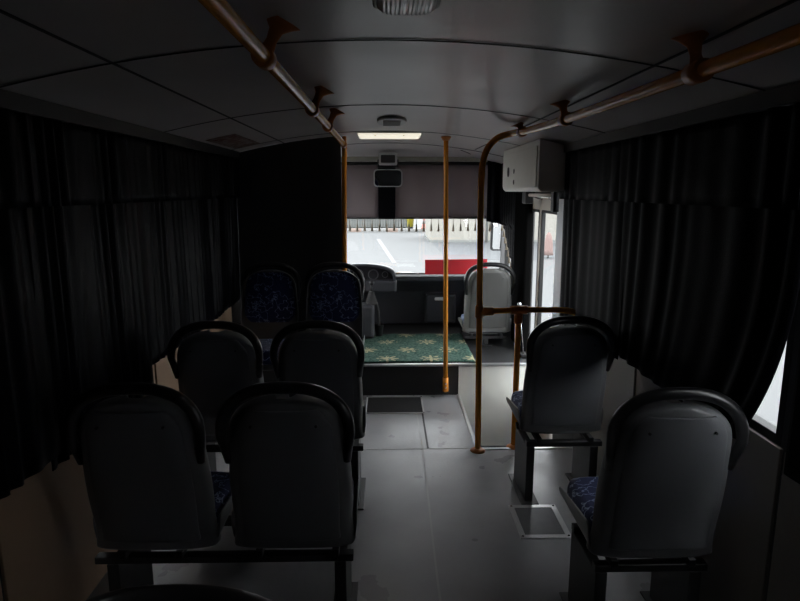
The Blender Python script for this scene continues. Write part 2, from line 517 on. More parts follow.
# ------------------------------------------------------------------ windscreen blinds, fringe and corner curtain
def blind(x0, x1, label):
    root = thing('sun_blind', label, 'sun blind', ((x0+x1)/2, 6.03, 1.3), 0, 'windscreen sun blinds')
    w = (x1-x0)/2; b = B()
    rows = [[(-w+2*w*i/20, .008*math.sin(i*.9+j*.2), .52*j/10-.015) for i in range(21)] for j in range(11)]
    grid(b, rows); obj('cloth', b, M['shade'], root, solid=.002)
    b = B(); box(b, -w, w, -.008, .008, -.025, -.012, .003); obj('bottom_bar', b, M['black'], root)
    b = B(); tube(b, [(-w, 0, .515), (w, 0, .515)], .018); obj('roller', b, M['black'], root)
    return root
blind(-1.05, -.085, 'greyish brown sun blind on the windscreen, left of the black strip')
blind(.085, 1.055, 'greyish brown sun blind on the windscreen, right of the black strip')
b = B(); box(b, -.085, .085, 5.985, 6.0, 1.275, 1.83, .004)
tag(obj('hanging_strip', b, M['curtain']), 'black vertical strip hanging between the two sun blinds', 'strip')
fr = thing('tassel_fringe', 'fringe of small brown tassels hanging along the bottom of the sun blinds', 'fringe', (0, 6.0, 1.29))
b = B(); box(b, -1.08, 1.12, -.006, .024, -.012, .0, .002); obj('band', b, M['black'], fr)
b = B()
lathe(b, [(.0025, 0), (.0025, -.045), (.006, -.05), (.008, -.062), (.007, -.07), (.013, -.115), (.012, -.12)], n=8)
t0 = obj('tassel', b, M['tassel'], fr); x = -1.03; t0.location = (x, 0, -.012)
while x < 1.08:
    x += .0735
    if x > 1.1: break
    c = t0.copy(); COL.objects.link(c); c.parent = fr; c.location = (x, 0, -.012-rnd.uniform(0, .006))
# corner curtain at the right end of the windscreen, tassels on its edge
root = thing('corner_curtain', 'black curtain gathered at the right corner of the windscreen, edge trimmed with tassels', 'curtain', (1.13, 5.9, .75))
PL = [Vector((.985, 5.96)), Vector((1.1, 5.93)), Vector((1.125, 5.85)), Vector((1.125, 5.2))]
def plan(d):
    for p, q in zip(PL, PL[1:]):
        l = (q-p).length
        if d <= l: return p+(q-p)*(d/l)
        d -= l
    return PL[-1]
DT = sum((q-p).length for p, q in zip(PL, PL[1:]))
def start(z):                               # the front edge sweeps back towards the hem
    if z > 1.25: return 0.0
    t = min(1, (1.25-z)/.42); return .2+.56*t**.85
b = B(); rows = []
for j in range(41):
    z = 1.87-(1.87-.8)*j/40; d0 = start(z); row = []
    for i in range(41):
        d = d0+(DT-d0)*i/40; p = plan(d)
        row.append((p.x-1.13+.012*math.sin(d*60), p.y-5.9+(.012*math.sin(d*60) if d < .15 else 0), z-.75))
    rows.append(row)
grid(b, rows); obj('drape', b, M['curtain'], root, solid=.003)
b = B(); lathe(b, [(.0025, 0), (.0025, -.02), (.007, -.026), (.006, -.034), (.013, -.075), (.011, -.08)], n=8)
t1 = obj('tassel', b, M['tassel'], root)
for k in range(0, 8):
    zz = 1.25-.055*k; c = t1 if k == 0 else t1.copy()
    if k: COL.objects.link(c); c.parent = root
    p = plan(start(zz-.001)); c.location = (p.x-1.135, p.y-5.9, zz-.75)

# ------------------------------------------------------------------ interior mirror, header box, ceiling fittings
rt = thing('rear_view_mirror', 'rounded rear view mirror hanging in front of the black strip', 'mirror', (.012, 5.75, 1.668))
def rrect(w, h, r, n=6):
    out = []
    for cx, cy, a0 in ((w-r, h-r, 0), (-w+r, h-r, 90), (-w+r, -h+r, 180), (w-r, -h+r, 270)):
        for i in range(n+1):
            a = R(a0+90*i/n); out.append((cx+r*math.cos(a), cy+r*math.sin(a)))
    return out
b = B(); prism(b, rrect(.135, .082, .035), lambda p: (p[0], .03, p[1]), lambda p: (p[0], 0, p[1])); obj('housing', b, M['greyp'], rt, bevel=.004)
b = B(); prism(b, rrect(.125, .072, .03), lambda p: (p[0], -.001, p[1]), lambda p: (p[0], -.004, p[1])); obj('mirror_glass', b, M['mirror'], rt)
b = B(); tube(b, smooth_path([(0, .02, .0), (0, .08, .015), (0, .16, .02), (0, .235, .02)]), .009); obj('bracket', b, M['black'], rt)
rt.rotation_euler = (R(5), 0, 0)
for o in (rt,): pass
# small grey framed speaker under the header
rt = thing('header_speaker', 'small grey framed speaker at the windscreen header above the mirror', 'speaker', (.012, 5.72, 1.8))
b = B()
o1 = rrect(.085, .055, .012); o2 = rrect(.066, .036, .01)
n = len(o1); A = [[b.verts.new((p[0], y, p[1]+.04)) for p in o] for o, y in ((o1, 0), (o1, -.07), (o2, -.07), (o2, -.05))]
for q in range(3):
    for i in range(n): b.faces.new((A[q][i], A[q][(i+1) % n], A[q+1][(i+1) % n], A[q+1][i]))
b.faces.new(A[0]); obj('frame', b, M['greyp'], rt)
b = B(); prism(b, o2, lambda p: (p[0], -.045, p[1]+.04), lambda p: (p[0], -.052, p[1]+.04)); obj('grille', b, M['dial'], rt)
b = B(); box(b, -.1, .1, .12, .2, -.03, .045, .008); obj('mounting_block', b, M['black'], rt)
b = B(); box(b, -.02, .02, 0, .14, .02, .04, .004); obj('arm', b, M['black'], rt)

def lamp_shape(root, w, l, h, mlens, ribs):
    """ceiling lamp hanging h below the ceiling at z 0, lens ribbed"""
    b = B()
    a = rrect(w, l, .02)
    prism(b, a, lambda p: (p[0], p[1], .02), lambda p: (p[0]*1.0, p[1], -h*.55)); obj('frame', b, M['lampframe'], root, bevel=.006)
    b = B(); rows = []
    nx = 48 if ribs else 12
    for j in range(13):
        v = -1+2*j/12; row = []
        for i in range(nx+1):
            u = -1+2*i/nx
            z = -h*.5-h*.55*math.sqrt(max(0, 1-abs(v)**4))*math.sqrt(max(0, 1-abs(u)**4))
            if ribs: z -= .004*abs(math.sin(u*math.pi*7))*(1-abs(u)**6)
            row.append((u*(w-.01), v*(l-.014), z))
        rows.append(row)
    grid(b, rows); obj('lens', b, mlens, root, solid=.003, off=1, fix=True)
lp = thing('ceiling_lamp', 'unlit ribbed ceiling lamp in grey frame overhead near the camera', 'ceiling lamp', (.042, 1.165, cz(.04)), 0, 'ceiling lamps')
lamp_shape(lp, .07, .2, .045, M['lampoff'], True)
lp = thing('ceiling_lamp', 'lit cream ceiling lamp panel above the step to the cab', 'ceiling lamp', (.02, 4.46, cz(.02)+.01), 0, 'ceiling lamps')
b = B(); prism(b, rrect(.235, .2, .02), lambda p: (p[0], p[1], .02), lambda p: (p[0], p[1], -.02)); obj('frame', b, M['greyp'], lp, bevel=.005)
b = B(); prism(b, rrect(.22, .185, .02), lambda p: (p[0], p[1], -.01), lambda p: (p[0], p[1], -.03)); obj('lens', b, M['lamp'], lp, bevel=.006)
for dx in (-.1, .1):
    b = B(); lathe(b, [(.006, -.034), (.006, -.028)], (dx, -.15, 0), n=10); obj('screw', b, M['steel'], lp)
lp = thing('ceiling_speaker', 'small oval slatted speaker grille in the ceiling before the lit lamp', 'speaker', (.03, 3.57, cz(.03)))
b = B(); prism(b, [(.085*math.cos(2*math.pi*i/28), .2*math.sin(2*math.pi*i/28)) for i in range(28)], lambda p: (p[0], p[1], .01), lambda p: (p[0], p[1], -.018)); obj('rim', b, M['greyp'], lp, bevel=.006)
b = B()
for q in range(5): box(b, -.05, .05, -.12+q*.055, -.1+q*.055, -.024, -.016, .002)
obj('grille', b, M['lampframe'], lp)
# mottled reddish patch on the left cove
b = B(); rows = [[(x, y, cz(x)-.003) for x in [-1.02+.17*i/6 for i in range(7)]] for y in (3.5, 3.75, 4.0, 4.2)]
grid(b, rows); tag(obj('patch', b, M['patch'], solid=.001), 'mottled reddish patch on the left ceiling cove beside the black partition', 'patch')

# ------------------------------------------------------------------ handrails and poles
PR = .0175
def bracket(parent, p, top, w=.045):
    """flared hanger from the ceiling to a clamp round the rail, all local to parent"""
    b = B(); p = Vector(p); t = Vector(top)
    L_ = [(0, .021), (.2, .017), (.45, .013), (.7, .017), (.88, .034), (1, .05)]
    pts = [p.lerp(t, q) for q, _ in L_]
    tube(b, pts, [r for _, r in L_], 14, flat=((0, 1, 0), .55))
    br = obj('bracket', b, M['orange2'], parent)
    b = B(); tube(b, [p+Vector((0, -.028, 0)), p+Vector((0, .028, 0))], PR+.008); obj('clamp', b, M['orange2'], br)
def sleeve(parent, a, c, r=PR+.005):
    b = B(); tube(b, [a, c], r); obj('sleeve', b, M['orange2'], parent)

lr = thing('ceiling_handrail', 'orange ceiling handrail on the left that bends down to a pole by the black partition', 'handrail', (0, 0, 0), 0, 'orange ceiling handrails')
b = B(); tube(b, smooth_path([(-.29, -.9, 1.86), (-.285, 2, 1.86), (-.285, 3.2, 1.86), (-.29, 4.2, 1.86), (-.297, 4.385, 1.855), (-.305, 4.4, 1.7), (-.308, 4.4, 1.4), (-.315, 4.4, .8), (-.318, 4.4, .0)], 3), PR); obj('rail', b, M['orange'], lr)
b = B(); tube(b, [(-.3, 4.4, 1.8), (-.3, 4.4, 1.93)], PR*.9); obj('ceiling_stub', b, M['orange2'], lr)
b = B(); lathe(b, [(.04, 0), (.04, .004), (.022, .014)], (-.318, 4.4, .0)); obj('floor_flange', b, M['orange2'], lr)
for y in (.55, 1.5, 2.43, 3.05): bracket(lr, (-.288, y, 1.86), (-.245, y, cz(.25)-.002))
sleeve(lr, (-.288, 4.1, 1.86), (-.288, 4.2, 1.858))
rr_ = thing('ceiling_handrail', 'orange ceiling handrail on the right that bends down to a pole at the stairwell', 'handrail', (0, 0, 0), 0, 'orange ceiling handrails')
b = B(); tube(b, smooth_path([(.71, -.9, 1.805), (.705, 1.5, 1.815), (.7, 2.5, 1.825), (.7, 3.1, 1.845), (.69, 3.35, 1.86), (.6, 3.41, 1.84), (.53, 3.41, 1.74), (.527, 3.41, 1.5), (.535, 3.41, 1.0), (.545, 3.405, .0)], 3), PR); obj('rail', b, M['orange'], rr_)
b = B(); lathe(b, [(.045, .0), (.045, .005), (.024, .018)], (.545, 3.405, .0)); obj('floor_flange', b, M['orange2'], rr_)
for y, z in ((.55, 1.81), (1.41, 1.814), (2.43, 1.826), (3.2, 1.851)): bracket(rr_, (.703, y, z), (.685, y, cz(.69)-.002))
# guard rail round the stairwell
gr = thing('guard_rail', 'low orange guard rail with a T joint standing at the stairwell edge', 'guard rail', (.775, 3.455, 0))
b = B(); tube(b, [(0, 0, 0), (0, 0, .86)], PR); obj('post', b, M['orange'], gr)
b = B(); tube(b, smooth_path([(-.243, -.045, .86), (-.1, -.02, .86), (.0, 0, .86), (.15, .0, .86), (.27, -.01, .86), (.34, -.02, .845), (.37, -.06, .8), (.372, -.12, .68), (.373, -.13, .5)], 2), PR); obj('crossbar', b, M['orange'], gr)
b = B(); tube(b, [(-.05, -.01, .86), (.05, 0, .86)], PR+.007); tube(b, [(0, 0, .78), (0, 0, .86)], PR+.007); obj('t_joint', b, M['orange2'], gr)
b = B(); tube(b, [(-.24, -.045, .86), (-.16, -.035, .86)], PR+.008); tube(b, [(-.24, -.048, .825), (-.24, -.048, .895)], PR+.007); obj('clamp', b, M['orange2'], gr)
b = B(); lathe(b, [(.045, 0), (.045, .005), (.024, .018)]); obj('floor_flange', b, M['orange2'], gr)
# single pole at the cab step
pl = thing('grab_pole', 'single straight orange grab pole in the aisle at the cab step', 'pole', (.435, 4.38, .05))
b = B(); tube(b, [(.008, 0, 0), (-.014, -.0, cz(.43)-.05)], PR); obj('tube', b, M['orange'], pl)
b = B(); tube(b, [(.008, 0, -.005), (.006, 0, .1)], PR+.005); obj('end_sleeve', b, M['orange'], pl)
b = B(); box(b, -.012, .028, .015, .042, .02, .08, .004); obj('wall_mount', b, M['orange2'], pl)
b = B(); lathe(b, [(.036, 1.878), (.036, 1.872), (.022, 1.85)], (-.014, 0, 0)); obj('ceiling_flange', b, M['orange2'], pl)
for z in (.03, .06):
    b = B(); lathe(b, [(.006, -PR-.009), (.006, -PR-.004)], (.007, 0, z), 'Y', 10); obj('screw', b, M['steel'], pl)

# ------------------------------------------------------------------ seats
def hw(v):
    """half width of the shell at height fraction v"""
    base = .176+.012*math.sin(min(v, .75)/.75*math.pi)
    if v < .2: base += .022*(1-v/.2)**2
    if v > .74:
        t = (v-.74)/.26; base *= max(0.02, (1-t**2.6))**(1/2.2)
    return base
ZB, ZT = .365, .918
def back_y(u, v): return .085*(1-v)**1.2-.01*v
def make_seat(name, label, mshell, mpanel, mpad, mcush, group):
    root = thing(name, label, 'bus seat', (0, 0, 0), 0, group)
    NV = 24
    vs = [1-(1-j/NV)**1.5 for j in range(NV+1)]
    us = [-1, -.96, -.85, -.65, -.4, -.13, .13, .4, .65, .85, .96, 1]
    b = B(); rows = []
    for v in vs:
        w = hw(v); z = ZB+(ZT-ZB)*v; row = []
        for s_ in (-1,):
            row.append((-w-.012, back_y(0, v)+.075, z)); row.append((-w-.008, back_y(0, v)+.04, z))
        for u in us: row.append((u*w, back_y(u, v)+.022*abs(u)**5, z))
        row.append((w+.008, back_y(0, v)+.04, z)); row.append((w+.012, back_y(0, v)+.075, z))
        rows.append(row)
    # top return
    v = 1.0
    rows.append([(p[0], p[1]+.05, p[2]-.002) for p in rows[-1]])
    grid(b, rows); obj('seat_shell', b, mshell, root, solid=.006, sub=1)
    # rear panel
    b = B(); rows = []
    for v in vs:
        vv = .07+v*.88; w = hw(vv)*.86; z = ZB+(ZT-ZB)*vv
        if v > .93: w *= .97
        rows.append([(u*w, back_y(u, vv)-.008+.014*abs(u)**8-.004*(1-u*u), z) for u in us])
    grid(b, rows); pn = obj('back_panel', b, mpanel, root, solid=.008, sub=1)
    for sx in (-1, 1):
        b = B(); lathe(b, [(.0045, -.0195), (.0045, -.01)], (sx*.1, back_y(0, .86), ZB+(ZT-ZB)*.86), 'Y', 10); obj('screw', b, M['black'], pn)
    # front pad
    b = B(); rows = []
    for v in vs:
        vv = .34+v*.62; w = hw(vv)*.95*(1-.3*max(0, 1-v/.22)**2.2); z = ZB+(ZT-ZB)*vv
        rows.append([(u*w, back_y(u, vv)+.038+.024*(1-abs(u)**4)*(1-abs(2*v-1)**6), z) for u in us])
    grid(b, rows); obj('back_pad', b, mpad, root, solid=.03, sub=1, off=-1 if False else 0)
    # pan with side lips, cushion
    b = B(); rows = []
    for j in range(13):
        y = .12+.39*j/12; k = (j/12)
        w = .2-.012*k; lip = .075*(1-k)**.8+.03
        fr_ = -.02*max(0, (k-.8)/.2)**2
        rows.append([(-w-.014, y, .375+lip), (-w-.01, y, .38), (-w+.02, y, .352+fr_), (-w*.5, y, .345+fr_), (0, y, .343+fr_), (w*.5, y, .345+fr_), (w-.02, y, .352+fr_), (w+.01, y, .38), (w+.014, y, .375+lip)])
    grid(b, rows); obj('seat_pan', b, mshell, root, solid=.008, sub=1)
    b = B()
    o_ = []
    for i in range(40):
        a = 2*math.pi*i/40; c_, s_ = math.cos(a), math.sin(a)
        o_.append((.188*math.copysign(abs(c_)**.35, c_), .325+.185*math.copysign(abs(s_)**.35, s_)))
    rings = []
    for z, q in ((.36, .95), (.375, 1), (.42, 1), (.442, .97), (.452, .85)):
        rings.append([b.verts.new((p[0]*q, .325+(p[1]-.325)*q, z)) for p in o_])
    for r0, r1 in zip(rings, rings[1:]):
        for i in range(40):
            f = b.faces.new((r0[i], r0[(i+1) % 40], r1[(i+1) % 40], r1[i])); f.smooth = True
    b.faces.new(list(reversed(rings[0]))); b.faces.new(rings[-1])
    obj('seat_cushion', b, mcush, root)
    # grab handle: flattened arch round the top of the back
    pts = [(-.188, .05, .7), (-.195, .03, .76)]
    for i in range(25):
        a = math.pi*(1-i/24)
        x = .2*math.copysign(abs(math.cos(a))**.8, math.cos(a)); z = .8+.155*abs(math.sin(a))**.85
        pts.append((x, .015, z))
    pts += [(.195, .03, .76), (.188, .05, .7)]
    b = B(); n = len(pts)
    tube(b, pts, [.0145+.0045*min(1, min(i, n-1-i)/4) for i in range(n)], 14); obj('grab_handle', b, M['handle'], root)
    return root

SEATG = 'dark bus seats with black arch handles'
seat0 = make_seat('bus_seat', 'charcoal bus seat in the front left pair nearest the camera, on the window side', M['shell'], M['panel'], M['plush'], M['plush'], SEATG)
def make_stand(x0, x1, xleg, z0=0, zbase=0, xfar=None):
    """frame under a seat pair: two bars, one flat leg, floor plate, """
    root = thing('seat_stand', '', 'seat stand', (xleg, 0, zbase))
    def q(b, n, m, p=None): return obj(n, b, m, p or root)
    for y in (.13, .36):
        b = B(); box(b, x0-xleg, x1-xleg, y-.018, y+.018, .296+z0-zbase, .322+z0-zbase, .003); q(b, 'crossbar', M['stand'])
    for dx in (0, xfar-xleg) if xfar is not None else (0,):
        b = B(); box(b, dx-.02, dx+.02, .11, .38, .0, .296+z0-zbase, .004); lg = q(b, 'leg', M['stand'])
        b = B(); box(b, dx-.045, dx+.045, .08, .41, 0, .008, .003); q(b, 'foot_plate', M['stand'], lg)
    xs_ = [x0+.06, x1-.06] if x1-x0 < .6 else [x0+.1, (x0+x1)/2-.15, (x0+x1)/2+.12, x1-.06]
    for x in xs_:
        b = B(); box(b, x-xleg-.012, x-xleg+.012, .1, .39, .32+z0-zbase, .347+z0-zbase, .003); q(b, 'bearer', M['stand'])
    return root
XL1, XL2 = -.785, -.32
def place(root, x, y, z=0, rz=0, label=None):
    root.location = (x, y, z); root.rotation_euler = (0, 0, rz)
    if label: root['label'] = label
    return root
Y1, Y2 = 1.76, 2.65
place(seat0, XL1, Y1)
for x, y, lb in ((XL2, Y1, 'charcoal bus seat in the nearest left pair, on the aisle side, tag on handle'),
                 (XL1, Y2, 'charcoal bus seat in the second left pair, on the window side'),
                 (XL2, Y2, 'charcoal bus seat in the second left pair, on the aisle side'),
                 (XL2, .79, 'dark bus seat at the bottom edge, only its handle arch in view'),
                 (.877, 1.68, 'charcoal single bus seat on the right nearest the camera'),
                 (.872, 2.72, 'charcoal single bus seat on the right just behind the stairwell rail')):
    s_ = place(copy_tree(seat0), x, y, 0, 0, lb)
    if x == XL2 and y == Y1:
        b = B(); box(b, -.02, .02, -.0075, -.004, .927, .94, .001)
        tg = obj('tag', b, M['alu'], s_); tg['label'] = 'small silver tag'
seat0['label'] = 'charcoal bus seat in the nearest left pair, on the window side'
# seats facing the camera, backs against the partition
place(copy_tree(seat0), -.83, 4.27, .08, math.pi, 'bus seat facing the camera against the black partition, on the window side')
place(copy_tree(seat0), -.375, 4.27, .08, math.pi, 'bus seat facing the camera against the black partition, on the aisle side')
for c in [o for o in COL.objects if o.parent and o.parent.location.y == 4.27 or (o.parent and abs(o.parent.location.y-4.27) < 1e-4)]:
    if c.name.startswith('seat_shell'):
        c.data = c.data.copy(); c.data.materials[0] = M['lshell']
fs = make_seat('bus_seat', 'pale grey passenger seat in the cab beside the windscreen, black arch handle', M['lshell'], M['lpanel'], M['bluewhite'], M['bluewhite'], 'seats in the cab')
place(fs, .852, 4.88)
ds = make_seat('bus_seat', 'driver seat with mauve cover mostly hidden beyond the black partition', M['shell'], M['skycloth'], M['skycloth'], M['skycloth'], 'seats in the cab')
place(ds, -.52, 4.9, .05)
STG = 'black seat stands'
def stand(x0, x1, xl, y, label, z0=0, zbase=0, xf=None):
    s_ = make_stand(x0, x1, xl, z0, zbase, xf); s_.location = (xl, y, zbase); s_['label'] = label; s_['group'] = STG
    return s_
stand(-1.0, -.12, -.165, Y1, 'black steel stand under the nearest left pair of seats', xf=-.94)
stand(-1.0, -.12, -.165, Y2, 'black steel stand under the second left pair of seats', xf=-.94)
stand(-.5, -.12, -.165, .79, 'black steel stand under the seat at the bottom edge')
stand(.69, 1.07, .712, 1.68, 'black steel stand under the single right seat nearest the camera', xf=1.03)
stand(.69, 1.07, .712, 2.68, 'black steel stand under the right seat behind the stairwell rail', xf=1.03)
s_ = stand(-1.0, -.18, -.22, 3.76, 'black steel stand under the two seats facing the camera', .08, 0, -.94)
stand(.66, 1.04, .85, 4.9, 'short black stand under the pale grey cab seat', 0, .24)
stand(-.7, -.34, -.52, 4.92, 'short black stand under the driver seat', .05, .24)

# ------------------------------------------------------------------ floor hatches, carpet
def hatch(name, x0, x1, y0, y1, w, label, mframe):
    root = thing(name, label, 'floor hatch', ((x0+x1)/2, (y0+y1)/2, 0), 0, 'floor hatches')
    hx, hy = (x1-x0)/2, (y1-y0)/2; b = B()
    for q in ((-hx, hx, -hy, -hy+w), (-hx, hx, hy-w, hy), (-hx, -hx+w, -hy+w, hy-w), (hx-w, hx, -hy+w, hy-w)):
        box(b, *q, .0, .006, .002)
    obj('frame', b, mframe, root)
    b = B(); box(b, -hx+w, hx-w, -hy+w, hy-w, 0, .004); obj('lid', b, M['mat_'] if w < .02 else M['lid'], root)
    for sx in (-1, 1):
        for sy in (-1, 1):
            b = B(); lathe(b, [(.006, .006), (.005, .008)], (sx*(hx-w/2), sy*(hy-w/2), 0), n=8); obj('screw', b, M['steel'], root)
hatch('floor_hatch', .6, .836, 2.465, 2.755, .026, 'floor hatch with a wide silver frame beside the right seat stand', M['alu'])
hatch('floor_hatch', -.16, .262, 4.03, 4.375, .012, 'black rubber floor hatch in the aisle before the cab step', M['greyp'])
b = B(); rows = []
for j in range(25):
    y = 4.47+.9*j/24
    rows.append([(-.62+1.3*i/40, y, .252+.002*math.sin(i*.7+j)) for i in range(41)])
grid(b, rows); tag(obj('carpet', b, M['carpet'], solid=.01, off=0), 'green carpet with pale flower pattern on the raised cab floor', 'carpet')

# ------------------------------------------------------------------ dashboard
da = thing('dashboard', 'black dashboard with glove boxes and hooded instruments under the windscreen', 'dashboard', (0, 5.65, .24))
def dpart(b, n, m, p=None, **k):
    o = obj(n, b, m, p or da, **k)
    if p is None: o.matrix_parent_inverse = Matrix.Translation(-da.location)
    return o
b = B()
prof = [(5.78, .26), (5.72, .5), (5.69, .6), (5.62, .68), (5.58, .72), (5.585, .755), (5.63, .772), (5.8, .745), (6.09, .70), (6.09, .26)]
n = 12
rings = [[b.verts.new((-1.15+2.3*i/n, y, z)) for y, z in prof] for i in range(n+1)]
for i in range(n):
    for k_ in range(len(prof)): b.faces.new((rings[i][k_], rings[i][(k_+1) % len(prof)], rings[i+1][(k_+1) % len(prof)], rings[i+1][k_]))
b.faces.new(rings[0]); b.faces.new(list(reversed(rings[-1])))
dpart(b, 'dash_body', M['dash'], bevel=.012)
# instrument hood: arched shell facing the driver
b = B(); N_ = 28; front = []; back = []; fi = []; bi = []
for i in range(N_+1):
    a = math.pi*i/N_; x = -.24-.32*math.cos(a); h = .155*math.sin(a)**.6
    front.append((x, 5.47, .735+h)); back.append((x, 5.85, .735+h*.75)); fi.append((-.24-.295*math.cos(a), 5.47, .735+h*.87)); bi.append((-.24-.295*math.cos(a), 5.6, .735+h*.85))
grid(b, [bi, fi, front, back]); dpart(b, 'instrument_hood', M['dash'], solid=.004)
b = B(); vs_ = [b.verts.new((p[0], 5.585, p[2])) for p in bi]; b.faces.new(vs_); ip = dpart(b, 'instrument_panel', M['dial'], solid=.006)
for cx, r_ in ((-.4, .045), (-.27, .05), (-.13, .05), (-.02, .03)):
    b = B(); lathe(b, [(r_, 5.575), (r_, 5.565), (r_*.86, 5.565), (r_*.86, 5.572)], (cx, 0, .735+.045), 'Y', 24)
    obj('gauge', b, M['gauge'], ip)
    b = B(); lathe(b, [(r_*.8, 5.566), (r_*.8, 5.5635)], (cx, 0, .735+.045), 'Y', 24); obj('dial', b, M['dial'], ip)
b = B(); box(b, -.15, .02, 5.555, 5.578, .66, .70, .006); dpart(b, 'switch_row', M['black'])
b = B(); box(b, -.52, .09, 5.5, 5.7, .62, .735, .02); dpart(b, 'binnacle_base', M['dash'])
# glove boxes
for x0, x1 in ((.37, .66), (.75, 1.06)):
    b = B(); box(b, x0, x1, 5.66, 5.73, .29, .575, .02); g = dpart(b, 'glove_box', M['dash'])
    b = B()
    for q in ((x0-.008, x1+.008, .575, .583), (x0-.008, x1+.008, .282, .29), (x0-.008, x0, .29, .575), (x1, x1+.008, .29, .575)): box(b, q[0], q[1], 5.668, 5.7, q[2], q[3])
    o = obj('seam', b, M['seam'], g)
    b = B(); box(b, (x0+x1)/2-.06, (x0+x1)/2+.06, 5.648, 5.668, .515, .545, .008); o = obj('handle', b, M['greyp'], g)
# steering wheel
sw = thing('steering_wheel', 'black steering wheel behind the instruments, hidden beyond the seats', 'steering wheel', (-.55, 5.3, .74))
b = B(); tube(b, [(.2*math.cos(2*math.pi*i/40), .2*math.sin(2*math.pi*i/40), 0) for i in range(41)], .014, 10, caps=False); obj('rim', b, M['black'], sw)
b = B()
for a in (90, 210, 330): tube(b, [(0, 0, -.03), (.195*math.cos(R(a)), .195*math.sin(R(a)), 0)], .011, 8)
obj('spoke', b, M['black'], sw)
b = B(); lathe(b, [(.045, -.05), (.05, -.01), (.03, .0)]); obj('hub', b, M['black'], sw)
b = B(); tube(b, [(0, 0, -.04), (0, 0, -.6)], .03, 12); obj('column', b, M['black'], sw)
sw.rotation_euler = (R(32), 0, 0)
# gear lever on its console
gl = thing('gear_lever', 'gear lever with ribbed grey boot and round knob on black console by the carpet', 'gear lever', (-.185, 5.28, .26))
b = B(); box(b, -.14, .07, -.12, .1, .0, .3, .03); obj('console', b, M['dash'], gl)
b = B()
pf = [(.055, .295)]
for q in range(7): pf += [(.056-.005*q, .305+.017*q), (.044-.004*q, .312+.017*q)]
lathe(b, pf, (.045, 0, 0)); obj('boot', b, M['bootg'], gl)
b = B(); tube(b, [(.045, 0, .4), (.047, 0, .47)], .009); obj('stem', b, M['black'], gl)
b = B(); lathe(b, [(.005, .46), (.018, .468), (.024, .482), (.02, .498), (.006, .506)], (.047, 0, 0)); obj('knob', b, M['black'], gl)
hb = thing('hand_brake', 'curved grey lever rising from a black cup on the carpet', 'lever', (-.075, 5.3, .258))
b = B(); lathe(b, [(.03, 0), (.042, .1), (.046, .105), (.04, .105), (.036, .09)]); obj('cup', b, M['black'], hb)
b = B(); tube(b, smooth_path([(0, 0, .06), (.0, 0, .2), (-.02, 0, .3), (-.06, -.0, .36)]), .012); obj('lever', b, M['bootg'], hb)
# stuff on the dash
b = B(); prism(b, [(-.31, -.075), (.31, -.072), (.31, .075), (-.31, .07)], lambda p: (p[0], 0, p[1]), lambda p: (p[0], .006, p[1]))
o = tag(obj('red_board', b, M['red']), 'red rectangular board leaning upright on the dashboard against the windscreen', 'board'); o.location = (.685, 5.9, .811); o.rotation_euler = (R(-8), 0, R(1))
def sheet(name, x, y, w, d, rz, m, label, z):
    b = B(); rows = [[(-w+2*w*i/6, -d+2*d*j/4, .006*math.sin(i*.8)*(j/4)+.006) for i in range(7)] for j in range(5)]
    grid(b, rows); o = tag(obj(name, b, m, solid=.003), label, 'paper', 'papers on the dashboard'); o.location = (x, y, z); o.rotation_euler = (R(-6), 0, rz)
sheet('paper', .02, 5.78, .1, .07, .15, M['orangep'], 'orange leaflet lying on the dashboard beside the instruments', .763)
sheet('paper', .2, 5.83, .1, .07, -.2, M['paper'], 'white sheet lying on the dashboard between orange leaflet and red board', .757)
# door release lever on the cab floor
dl = thing('door_release', 'thin silver door lever with ball knob beside the pale grey cab seat', 'lever', (1.1, 4.62, .24))
b = B(); tube(b, [(-.01, 0, 0), (-.06, 0, .42)], .005, 10); obj('rod', b, M['steel'], dl)
b = B(); lathe(b, [(.004, .41), (.014, .418), (.018, .43), (.014, .442), (.004, .448)], (-.061, 0, 0)); obj('knob', b, M['steel'], dl)
b = B(); box(b, -.035, .02, -.03, .03, .0, .03, .005); obj('base', b, M['black'], dl)

# ------------------------------------------------------------------ cabinet over the door, door mechanism
cb = thing('overhead_cabinet', 'white metal cabinet fixed under the ceiling above the folding door', 'cabinet', (.9, 3.62, 1.545))
b = B(); y1 = 1.1
out = [(0, .02), (.02, 0), (.26, 0), (.26, cz(1.16)-1.545-.006), (0, cz(.9)-1.545-.006)]
prism(b, out, lambda p: (p[0], 0, p[1]), lambda p: (p[0], y1, p[1])); obj('body', b, M['white'], cb, bevel=.006)
b = B(); prism(b, rrect(y1/2-.03, .12, .015), lambda p: (-.001, p[0]+y1/2, p[1]+.15), lambda p: (-.008, p[0]+y1/2, p[1]+.15)); d_ = obj('door', b, M['white'], cb, bevel=.002)
b = B(); prism(b, rrect(.035, .034, .03), lambda p: (-.008, p[0]+.86, p[1]+.14), lambda p: (-.0105, p[0]+.86, p[1]+.14)); obj('latch', b, M['black'], d_)
for yy, zz in ((.66, .14), (.66, .065)):
    b = B(); lathe(b, [(.017, -.0105), (.017, -.008)], (0, yy, zz), 'X', 14); obj('keyhole', b, M['black'], d_)
dm = thing('door_mechanism', 'door opening mechanism of rods under the white cabinet', 'mechanism', (1.06, 4.2, 1.5))
b = B(); tube(b, [(.0, -.38, .02), (.0, .45, .02)], .012); obj('shaft', b, M['doorcream'], dm)
b = B(); tube(b, [(.0, -.2, .02), (.07, -.05, -.01)], .008); tube(b, [(.0, .3, .02), (.07, .2, -.01)], .008); obj('arm', b, M['steel'], dm)
b = B(); box(b, -.03, .03, .3, .42, -.045, .045, .01); obj('motor', b, M['black'], dm)
b = B(); box(b, -.02, .02, -.42, -.36, -.08, .045, .006); obj('bearing', b, M['black'], dm)

